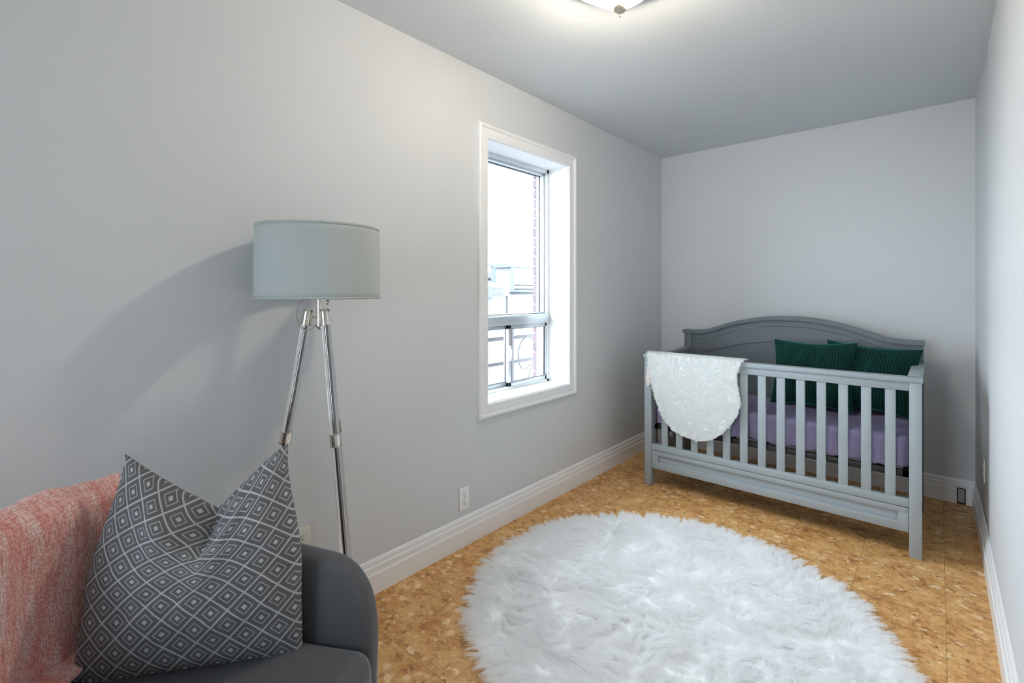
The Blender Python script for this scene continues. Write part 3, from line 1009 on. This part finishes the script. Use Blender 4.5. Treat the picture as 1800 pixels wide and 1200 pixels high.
# ------------------------------------------------------------------ fur blanket on the crib rail
# outline of the front flap in the plane just in front of the rail: left and right edge for each height
blk = thing('fur_blanket', 'short white faux fur blanket draped over the front rail of the crib', 'blanket', (0.62, CY0, .86))
bl = Vector(blk.location)
ZL = [(.905, .352), (.87, .356), (.80, .366), (.693, .384), (.585, .414), (.53, .434), (.474, .461), (.43, .496), (.396, .537), (.372, .600), (.362, .670)]
ZR = [(.905, .942), (.87, .935), (.824, .920), (.773, .908), (.74, .912), (.707, .921), (.642, .930), (.585, .922), (.53, .900), (.501, .882), (.441, .834), (.394, .784), (.372, .735), (.362, .690)]
zl = [a for a, _ in ZL][::-1]; lk = [b for _, b in ZL][::-1]; zr = [a for a, _ in ZR][::-1]; rk = [b for _, b in ZR][::-1]
path = []          # (y, z, xl, xr)
for z in np.linspace(.66, .862, 12):
    path.append((CY0 + .066, z, .366, .925))
for k_ in range(1, 12):
    a = math.pi * k_ / 12
    path.append((CY0 + .025 + .041 * math.cos(a), .868 + .012 * math.sin(a), .352, .944))
for z in np.concatenate([np.linspace(.866, .45, 52), np.linspace(.442, .363, 24)]):
    wv_ = .0
    path.append((CY0 - .016, z, float(np.interp(z, zl, lk)), float(np.interp(z, zr, rk))))
path = np.array(path)
nx = 70
us = np.linspace(0, 1, nx)
BPt = np.zeros((nx, len(path), 3))
for i, u in enumerate(us):
    for j, (yy, z, xl, xr) in enumerate(path):
        x = xl + (xr - xl) * u
        wob = mnoise.noise(Vector((x * 9, z * 6, .3))) * .006 * smooth01(np.array(.86 - z), 0, .1) if yy < CY0 else 0
        BPt[i, j] = (x - bl.x, yy - bl.y - abs(float(wob)), z - bl.z)
uvb = np.zeros((nx, len(path), 2))
hide = grid_mesh('hide', BPt, M_FURB2, blk)
md = hide.modifiers.new('thick', 'SOLIDIFY'); md.thickness = .004; md.offset = 0
# strands
du = np.gradient(BPt, axis=0); dv = np.gradient(BPt, axis=1)
nr = np.cross(du, dv); nr /= np.maximum(np.linalg.norm(nr, axis=-1, keepdims=True), 1e-9)
if nr[nx // 2, -20, 1] > 0: nr = -nr
areaw = np.linalg.norm(np.cross(du, dv), axis=-1)
pr = (areaw / areaw.sum()).ravel()
NC2 = 8500
ci = RNG.choice(len(pr), NC2, p=pr)
cu, cv = np.unravel_index(ci, areaw.shape)
PER2 = 14
cid2 = np.repeat(np.arange(NC2), PER2)
ii = np.clip(cu[cid2] + RNG.normal(size=len(cid2)) * .7, 0, nx - 1.001); jj = np.clip(cv[cid2] + RNG.normal(size=len(cid2)) * .7, 0, len(path) - 1.001)


def bil(A, i, j):
    i0 = i.astype(int); j0 = j.astype(int); fi = (i - i0)[:, None]; fj = (j - j0)[:, None]
    return A[i0, j0] * (1 - fi) * (1 - fj) + A[i0 + 1, j0] * fi * (1 - fj) + A[i0, j0 + 1] * (1 - fi) * fj + A[i0 + 1, j0 + 1] * fi * fj


rts = bil(BPt, ii, jj); ns = bil(nr, ii, jj)
tdn = bil(dv / np.maximum(np.linalg.norm(dv, axis=-1, keepdims=True), 1e-9), ii, jj)
tsd = bil(du / np.maximum(np.linalg.norm(du, axis=-1, keepdims=True), 1e-9), ii, jj)
side = (ii / (nx - 1) - .5) * 2
edge = np.sign(side) * smooth01(np.abs(side), .93, 1.0)
lnn = tdn * .95 + tsd * (RNG.normal(size=(NC2, 1)) * .28)[cid2] + tsd * (edge * .7)[:, None]
fb = hair('fur', rts, ns * .75, lnn * .8, RNG.uniform(.012, .020, len(rts)), cid2, ci, M_FUR2, blk, r0=.0006, npt=5, curl=.6, clump=.5, wav=.0016)

bm = bmesh.new()
bmesh.ops.create_uvsphere(bm, u_segments=20, v_segments=14, radius=1.0)
for v in bm.verts:
    z_ = v.co.z
    v.co = Vector((v.co.x * (.016 + .006 * (z_ < 0)) + .004 * z_, v.co.y * .007, z_ * .080))
    v.co += Vector((.361 - bl.x, CY0 - .010 - bl.y, .735 - bl.z))
fo = fin('fold', bm, base_mat('cream_backing', (.70, .64, .60, 1), .95), blk, True)
fo['label'] = 'folded edge showing the cream backing'

# ------------------------------------------------------------------ floor lamp
LX, LY = .222, .800
lamp = thing('floor_lamp', 'tripod floor lamp with clear acrylic legs and pale grey drum shade', 'lamp', (LX, LY, 0))
rB, rT, zB, zT = .200, .197, 1.252, 1.492
nn_ = 96
zs = np.linspace(zB, zT, 12)
Pq = np.zeros((nn_, 12, 3)); Uq = np.zeros((nn_, 12, 2))
for i in range(nn_):
    a = 2 * math.pi * i / nn_ + 2.2
    for j, z in enumerate(zs):
        r = rB + (rT - rB) * j / 11
        Pq[i, j] = (r * math.cos(a), r * math.sin(a), z); Uq[i, j] = (i / nn_, j / 11 * .24)
sh = grid_mesh('lamp_shade', Pq, M_SHADE, lamp, Uq, wrap_u=True)
md = sh.modifiers.new('thick', 'SOLIDIFY'); md.thickness = .002
for z, r in ((zB + .004, rB + .0006), (zT - .004, rT + .0006)):
    bm = bmesh.new()
    lathe(bm, [(r, z - .004), (r + .0004, z), (r, z + .004), (r - .004, z)], 96, close=True)
    fin('trim_band', bm, M_SHADE, sh, True)
# spider + finial
bm = bmesh.new()
for q in range(3):
    a = q * 2 * math.pi / 3 + .4
    tube(bm, (0, 0, zT - .02), (.196 * math.cos(a), .196 * math.sin(a), zT - .006), .0018, n=8)
fin('spider', bm, M_CHROME, lamp, True)
bm = bmesh.new()
lathe(bm, [(0, .022), (.008, .020), (.0125, .013), (.012, .006), (.007, .001), (.005, -.02), (0, -.02)], 24, (0, 0, zT - .002))
fin('finial', bm, M_CHROME, lamp, True)
bm = bmesh.new()
tube(bm, (0, 0, 1.158), (0, 0, 1.30), .0095, n=24); tube(bm, (0, 0, 1.30), (0, 0, 1.36), .017, n=24)
lathe(bm, [(0, 1.145), (.006, 1.147), (.007, 1.156), (.0095, 1.160), (0, 1.160)], 20)
fin('stem', bm, M_CHROME, lamp, True, 40)
bm = bmesh.new(); lathe(bm, [(0, 1.455), (.02, 1.44), (.03, 1.415), (.026, 1.385), (.014, 1.36), (0, 1.36)], 24)
fin('bulb', bm, base_mat('bulb_glass', (.85, .85, .83, 1), .3), lamp, True)
Rv = Vector((.7501, .6613, 0)); Fv = Vector((-.6613, .7501, 0))
D0 = 20
for q, ang_ in enumerate((180 + D0, -60 + D0, 60 + D0)):
    dirv = Rv * math.cos(R_(ang_)) + Fv * math.sin(R_(ang_))
    at = lambda z: dirv * (.034 + (.235 - .034) * (1.215 - z) / 1.215) + Vector((0, 0, z))
    bm = bmesh.new(); tube(bm, at(1.18), at(.80), .0150, n=32); lo = bm
    leg = fin('leg', bm, M_ACR, lamp, True, 40)
    bm = bmesh.new(); tube(bm, at(.795), at(.012), .0150, n=32)
    fin('lower_rod', bm, M_ACR, leg, True, 40)
    bm = bmesh.new(); tube(bm, at(1.168), at(.80), .0042, n=12); tube(bm, at(.79), at(.015), .0042, n=12)
    fin('core_rod', bm, M_CORE, leg, True, 40)
    bm = bmesh.new(); tube(bm, at(1.165), at(1.209), .0172, n=32); tube(bm, at(1.209), at(1.2155), .0172, .0125, n=32); fin('leg_cap', bm, M_CHROME, leg, True, 40)
    bm = bmesh.new(); tube(bm, at(.776), at(.808), .0185, n=32); tube(bm, at(.812), at(.809), .0195, n=32); tube(bm, at(.775), at(.772), .0195, n=32)
    fin('collar', bm, M_CHROME, leg, True, 40)
    bm = bmesh.new(); tube(bm, at(.015), at(.001), .017, n=24); fin('foot', bm, M_CHROME, leg, True, 40)
    bm = bmesh.new(); tube(bm, at(1.190), Vector((0, 0, 1.190)), .0028, n=10); fin('hub_rod', bm, M_CHROME, leg, True, 40)
M_CORD = base_mat('clear_grey_cord', (.42, .42, .40, 1), .5)
bm = bmesh.new()
c0 = Rv * -.045 - Fv * .03; pts = []
for i in range(40):
    t = i / 39
    a = -1.2 + t * 4.6
    pts.append(Vector((0, 0, 1.195)) + Rv * (-.030 - .036 * math.sin(a)) + Fv * (-.03) + Vector((0, 0, -.052 * math.cos(a) + .005)))
path_tube(bm, [Vector((0, 0, 1.15))] + pts[3:] + [Vector((0, 0, 1.27)) + Rv * -.015], .0022, 8)
fin('cord', bm, M_CORD, lamp, True)
bm = bmesh.new(); lathe(bm, [(0, 0), (.005, .003), (.006, .012), (.002, .018), (.001, .05), (0, .05)], 12, tuple(Rv * .035 - Fv * .02 + Vector((0, 0, 1.232))))
fin('switch', bm, M_CHROME, lamp, True)

# ------------------------------------------------------------------ ceiling lamp
cx, cy = .962, 1.524
cel = thing('ceiling_lamp', 'flush ceiling lamp with glowing frosted glass bowl and pointed finial', 'ceiling lamp', (cx, cy, H))
bm = bmesh.new(); lathe(bm, [(0, 0), (.160, 0), (.176, -.008), (.180, -.030), (.180, -.056), (.177, -.058), (.174, -.054), (.174, -.030), (.165, -.022), (0, -.022)], 48)
fin('ceiling_pan', bm, M_TRIM, cel, True, 40)
bm = bmesh.new()
prof = [(max(.004, .165 * t), -.155 + 4.0 * (.165 * t) ** 2) for t in [i / 18 for i in range(19)]]
prof += [(.170, -.040), (.171, -.034)]
lathe(bm, prof, 64)
bowl = fin('glass_bowl', bm, M_BOWL, cel, True)
bm = bmesh.new(); lathe(bm, [(0, -.201), (.0034, -.200), (.0042, -.196), (.0036, -.190), (.006, -.187), (.015, -.181), (.022, -.175), (.0245, -.169), (.0225, -.162), (.017, -.157), (0, -.154)], 28)
fin('finial', bm, base_mat('cream_enamel', (.52, .48, .38, 1), .4), cel, True)
bm = bmesh.new(); tube(bm, (0, 0, -.17), (0, 0, -.02), .004, n=10)
for s_ in (-1, 1): tube(bm, (s_ * .055, 0, -.085), (s_ * .055, 0, -.02), .012, n=16)
fin('socket', bm, M_TRIM, cel, True, 40)
M_BULB = bpy.data.materials.new('lit_bulb'); M_BULB.use_nodes = True
b = M_BULB.node_tree.nodes['Principled BSDF']; b.inputs['Emission Color'].default_value = (1.0, .80, .52, 1); b.inputs['Emission Strength'].default_value = 2.0
for s_ in (-1, 1):
    bm = bmesh.new(); lathe(bm, [(0, -.128), (.014, -.125), (.022, -.114), (.020, -.100), (.012, -.085), (0, -.085)], 24, (s_ * .055, 0, 0))
    fin('bulb', bm, M_BULB, cel, True)
    d = bpy.data.lights.new('bulb_light', 'POINT'); d.energy = LAMP; d.color = (1.0, .905, .79); d.shadow_soft_size = .03
    o = bpy.data.objects.new('bulb_light', d); COL.objects.link(o); o.parent = cel; o.location = (s_ * .055, 0, -.112)

# ------------------------------------------------------------------ armchair
TH = R_(30)
chair = thing('armchair', 'low charcoal grey velvet tub armchair in the near left corner', 'armchair', (.683, .218, 0), TH)


def plan(s):
    """outer centre line of the shell in chair coordinates, s in [-1, 1]: left arm front -> back -> right arm front"""
    a = s * 1.0
    hw, back, front = .355, -.37, .30
    rc = .22
    L1 = front - (back + rc); L2 = rc * math.pi / 2; L3 = 2 * (hw - rc)
    tot = 2 * L1 + 2 * L2 + L3
    d = (s + 1) / 2 * tot
    if d < L1: return (front - d, -hw), (0, -1)
    d -= L1
    if d < L2:
        t = d / rc; return (back + rc - rc * math.sin(t), -(hw - rc) - rc * math.cos(t)), (-math.sin(t), -math.cos(t))
    d -= L2
    if d < L3: return (back, -(hw - rc) + d), (-1, 0)
    d -= L3
    if d < L2:
        t = d / rc; return (back + rc - rc * math.cos(t), (hw - rc) + rc * math.sin(t)), (-math.cos(t), math.sin(t))
    d -= L2
    return (back + rc + d, hw), (0, 1)


def shell_top(lx, s=0.0):
    z = .655 + (.785 - .655) * (1 - float(smooth01(np.array(abs(s)), .27, .43)))
    z -= .055 * max(0.0, (lx + .20) / .50)
    e = max(0.0, (lx - .17) / .13)
    z -= .11 * (1 - math.sqrt(max(0.0, 1 - e * e)))
    return z


ns_, nr_ = 120, 28
Pc = np.zeros((ns_, nr_ + 1, 3))
for i in range(ns_):
    s = -1 + 2 * i / (ns_ - 1)
    (px_, py_), (nx_, ny_) = plan(s)
    zt = shell_top(px_, s); zb = .17
    ed = min(i, ns_ - 1 - i) / 7.0
    fac = 1 if ed >= 1 else math.sqrt(max(0.02, 1 - (1 - ed) ** 2))
    hw_ = .045 * (.35 + .65 * fac)
    zt2 = zt - .045 * (1 - fac)
    for j in range(nr_ + 1):
        a = 2 * math.pi * j / nr_
        # rounded rectangle section (superellipse), slight outward flare at the top
        ca_, sa_ = math.cos(a), math.sin(a)
        ex = math.copysign(abs(ca_) ** .55, ca_); ez = math.copysign(abs(sa_) ** .35, sa_)
        zc = (zt2 + zb) / 2 + (zt2 - zb) / 2 * ez
        fl = .035 * max(0.0, (zc - zb) / .6) ** 1.5 - .02
        off_ = hw_ * ex * (1.05 - .2 * max(0, (zc - .45) / .35)) + fl
        Pc[i, j] = (px_ + nx_ * off_, py_ + ny_ * off_, zc)
shell = grid_mesh('backrest_shell', Pc, M_VELVET, chair)
b2 = bmesh.new(); b2.from_mesh(shell.data); bmesh.ops.remove_doubles(b2, verts=b2.verts, dist=1e-6)
bmesh.ops.holes_fill(b2, edges=[e for e in b2.edges if e.is_boundary], sides=0)
bmesh.ops.recalc_face_normals(b2, faces=b2.faces)
b2.to_mesh(shell.data); b2.free()
for p in shell.data.polygons: p.use_smooth = True
md = shell.modifiers.new('s', 'SUBSURF'); md.levels = 1; md.render_levels = 1
bm = bmesh.new()
box(bm, (-.30, -.305, .30), (.325, .305, .445), .045, 6)
for v in bm.verts:
    if v.co.z > .40:
        v.co.z += .012 * (1 - (v.co.x / .33) ** 2) * (1 - (v.co.y / .31) ** 2)
seat = fin('seat', bm, M_VELVET, chair, True)
bm = bmesh.new(); box(bm, (-.31, -.31, .165), (.30, .31, .30), .02, 3); fin('seat_base', bm, M_VELVET, chair, True, 40)
M_WOODL = base_mat('dark_wood_leg', (.05, .03, .02, 1), .4)
for (lx_, ly_) in ((.22, .25), (.22, -.25), (-.25, .22), (-.25, -.22)):
    bm = bmesh.new(); tube(bm, (lx_, ly_, .17), (lx_ * 1.12, ly_ * 1.12, 0.0), .021, .013, n=16); fin('leg', bm, M_WOODL, chair, True, 40)

# pink throw over the back: follows the shell over its top, inner side down to the seat, outer side a little
throw_pts_in = []
nS, nT = 110, 130
PT = np.zeros((nS, nT, 3)); UT = np.zeros((nS, nT, 2))
ca30, sa30 = math.cos(TH), math.sin(TH)
s0, s1 = -.34, .27
for i in range(nS):
    s = s0 + (s1 - s0) * i / (nS - 1)
    (px_, py_), (nx_, ny_) = plan(s)
    zt = shell_top(px_, s)
    for j in range(nT):
        t = j / (nT - 1)
        arc = -.22 + t * (.63 - .15 * float(smooth01(np.array(s), .04, .27)))          # metres from the top, negative outside
        if arc < -.06:
            off_ = .078; z = zt - .045 + (arc + .06)
        elif arc < .06:
            a = (arc + .06) / .12 * math.pi
            off_ = .020 + .058 * math.cos(a); z = zt - .045 + .062 * math.sin(a)
        else:
            off_ = -.040 - .02 * min(1, (arc - .06) / .2); z = zt - .045 - (arc - .06)
        if z < .47:
            over = .47 - z
            off_ -= over; z = .47 + .004
        u_ = (s - s0) * 1.0
        f1 = mnoise.noise(Vector((s * 7.5, arc * 1.3, 1.1))); f2 = mnoise.noise(Vector((s * 19, arc * 3, 7.1)))
        w_ = .012 + .024 * f1 + .009 * f2
        w_ = max(w_, .001) + .004
        zz2 = z + (w_ if -.06 < arc < .06 else 0) * .8 + (.003 if z <= .475 else 0)
        off2 = off_ + (w_ if arc < -.03 else (-w_ if arc > .03 else 0))
        PT[i, j] = (px_ + nx_ * off2, py_ + ny_ * off2, zz2)
        UT[i, j] = (s * .9, arc)
thr = grid_mesh('throw_blanket', PT, M_THROW, None, UT)
thr.location = (.683, .218, 0); thr.rotation_euler = (0, 0, TH)
md = thr.modifiers.new('thick', 'SOLIDIFY'); md.thickness = .007; md.offset = 0
tag(thr, 'coral pink chenille throw draped over the back of the armchair', 'blanket')

# patterned pillow
pp, _ = pillow_mesh('throw_pillow', .462, .475, .23, M_DIAM, n=150, chop=.125, chopw=.98, pull=.23, seed=5, pinch=.045, wrinkle=.010)
place(pp, Vector((.512, .366, .660)), R_(90 - 36), R_(-12), R_(0))
tag(pp, 'charcoal pillow with nested white diamonds, upright on the armchair', 'pillow')


# ------------------------------------------------------------------ outlets and small fittings
def outlet(loc, rz, label, painted_over=False, group=None):
    t = thing('wall_outlet', label, 'outlet', loc, rz)
    w2, h2 = .033, .0575
    bm = bmesh.new(); box(bm, (-.0002, -w2, -h2), (.0062, w2, h2), .0022, 2)
    fin('cover_plate', bm, M_TRIM if painted_over else M_PLATE, t, True, 40)
    for s_ in (-1, 1):
        bm = bmesh.new(); tube(bm, (.0055, 0, s_ * .0195), (.0082, 0, s_ * .0195), .0150, n=24); f = fin('socket_face', bm, M_TRIM if painted_over else M_PLATE, t, True, 40)
        bm = bmesh.new()
        for y_ in (-.0055, .0055): box(bm, (.0080, y_ - .0010, s_ * .0195 - .001), (.0085, y_ + .0010, s_ * .0195 + .007))
        tube(bm, (.0080, 0, s_ * .0195 - .008), (.0085, 0, s_ * .0195 - .008), .0028, n=12)
        fin('slot', bm, M_DARK, f)
    bm = bmesh.new(); tube(bm, (.006, 0, 0), (.0075, 0, 0), .0028, n=12); fin('screw', bm, M_CHROME, t, True, 40)
    return t


outlet((0, .842, .335), 0, 'cream wall outlet behind the armchair beside the floor lamp leg')
outlet((0, 1.672, .237), 0, 'white outlet below the window, its plate chipped and painted over', True)
outlet((1.979, 3.46, .365), R_(180), 'white outlet seen edge-on on the right wall beside the crib')
t = thing('floor_register', 'beige metal floor register with dark slots under the crib', 'floor register', (.80, 3.865, 0))
M_REG = base_mat('beige_metal', (.42, .33, .22, 1), .45, .2)
bm = bmesh.new(); box(bm, (-.15, -.055, .0002), (.15, .055, .003), .001, 1); fin('frame', bm, M_REG, t, True, 40)
bm = bmesh.new(); box(bm, (-.135, -.042, .003), (.135, .042, .0034)); fin('opening', bm, M_DARK, t)
for i in range(15):
    bm = bmesh.new(); x = -.128 + i * .0183; box(bm, (x - .003, -.041, .0034), (x + .003, .041, .0056), .0006, 1, Matrix.Rotation(0.0, 4, 'Z')); fin('vane', bm, M_REG, t)
t = thing('cable_plate', 'small black framed metal plate on the baseboard in the back right corner', 'cable plate', (1.905, 3.984, .052))
bm = bmesh.new()
for a_, b_ in (((-.021, -.005, -.050), (-.016, 0, .045)), ((.014, -.005, -.050), (.019, 0, .045)), ((-.021, -.005, .040), (.019, 0, .045)), ((-.021, -.005, -.050), (.019, 0, -.040))): box(bm, a_, b_, .0008, 1)
fin('frame', bm, M_BLACK, t, True, 40)
bm = bmesh.new(); box(bm, (-.016, -.003, -.04), (.014, -.001, .04)); fin('plate', bm, base_mat('grey_metal', (.35, .35, .36, 1), .3, .8), t)
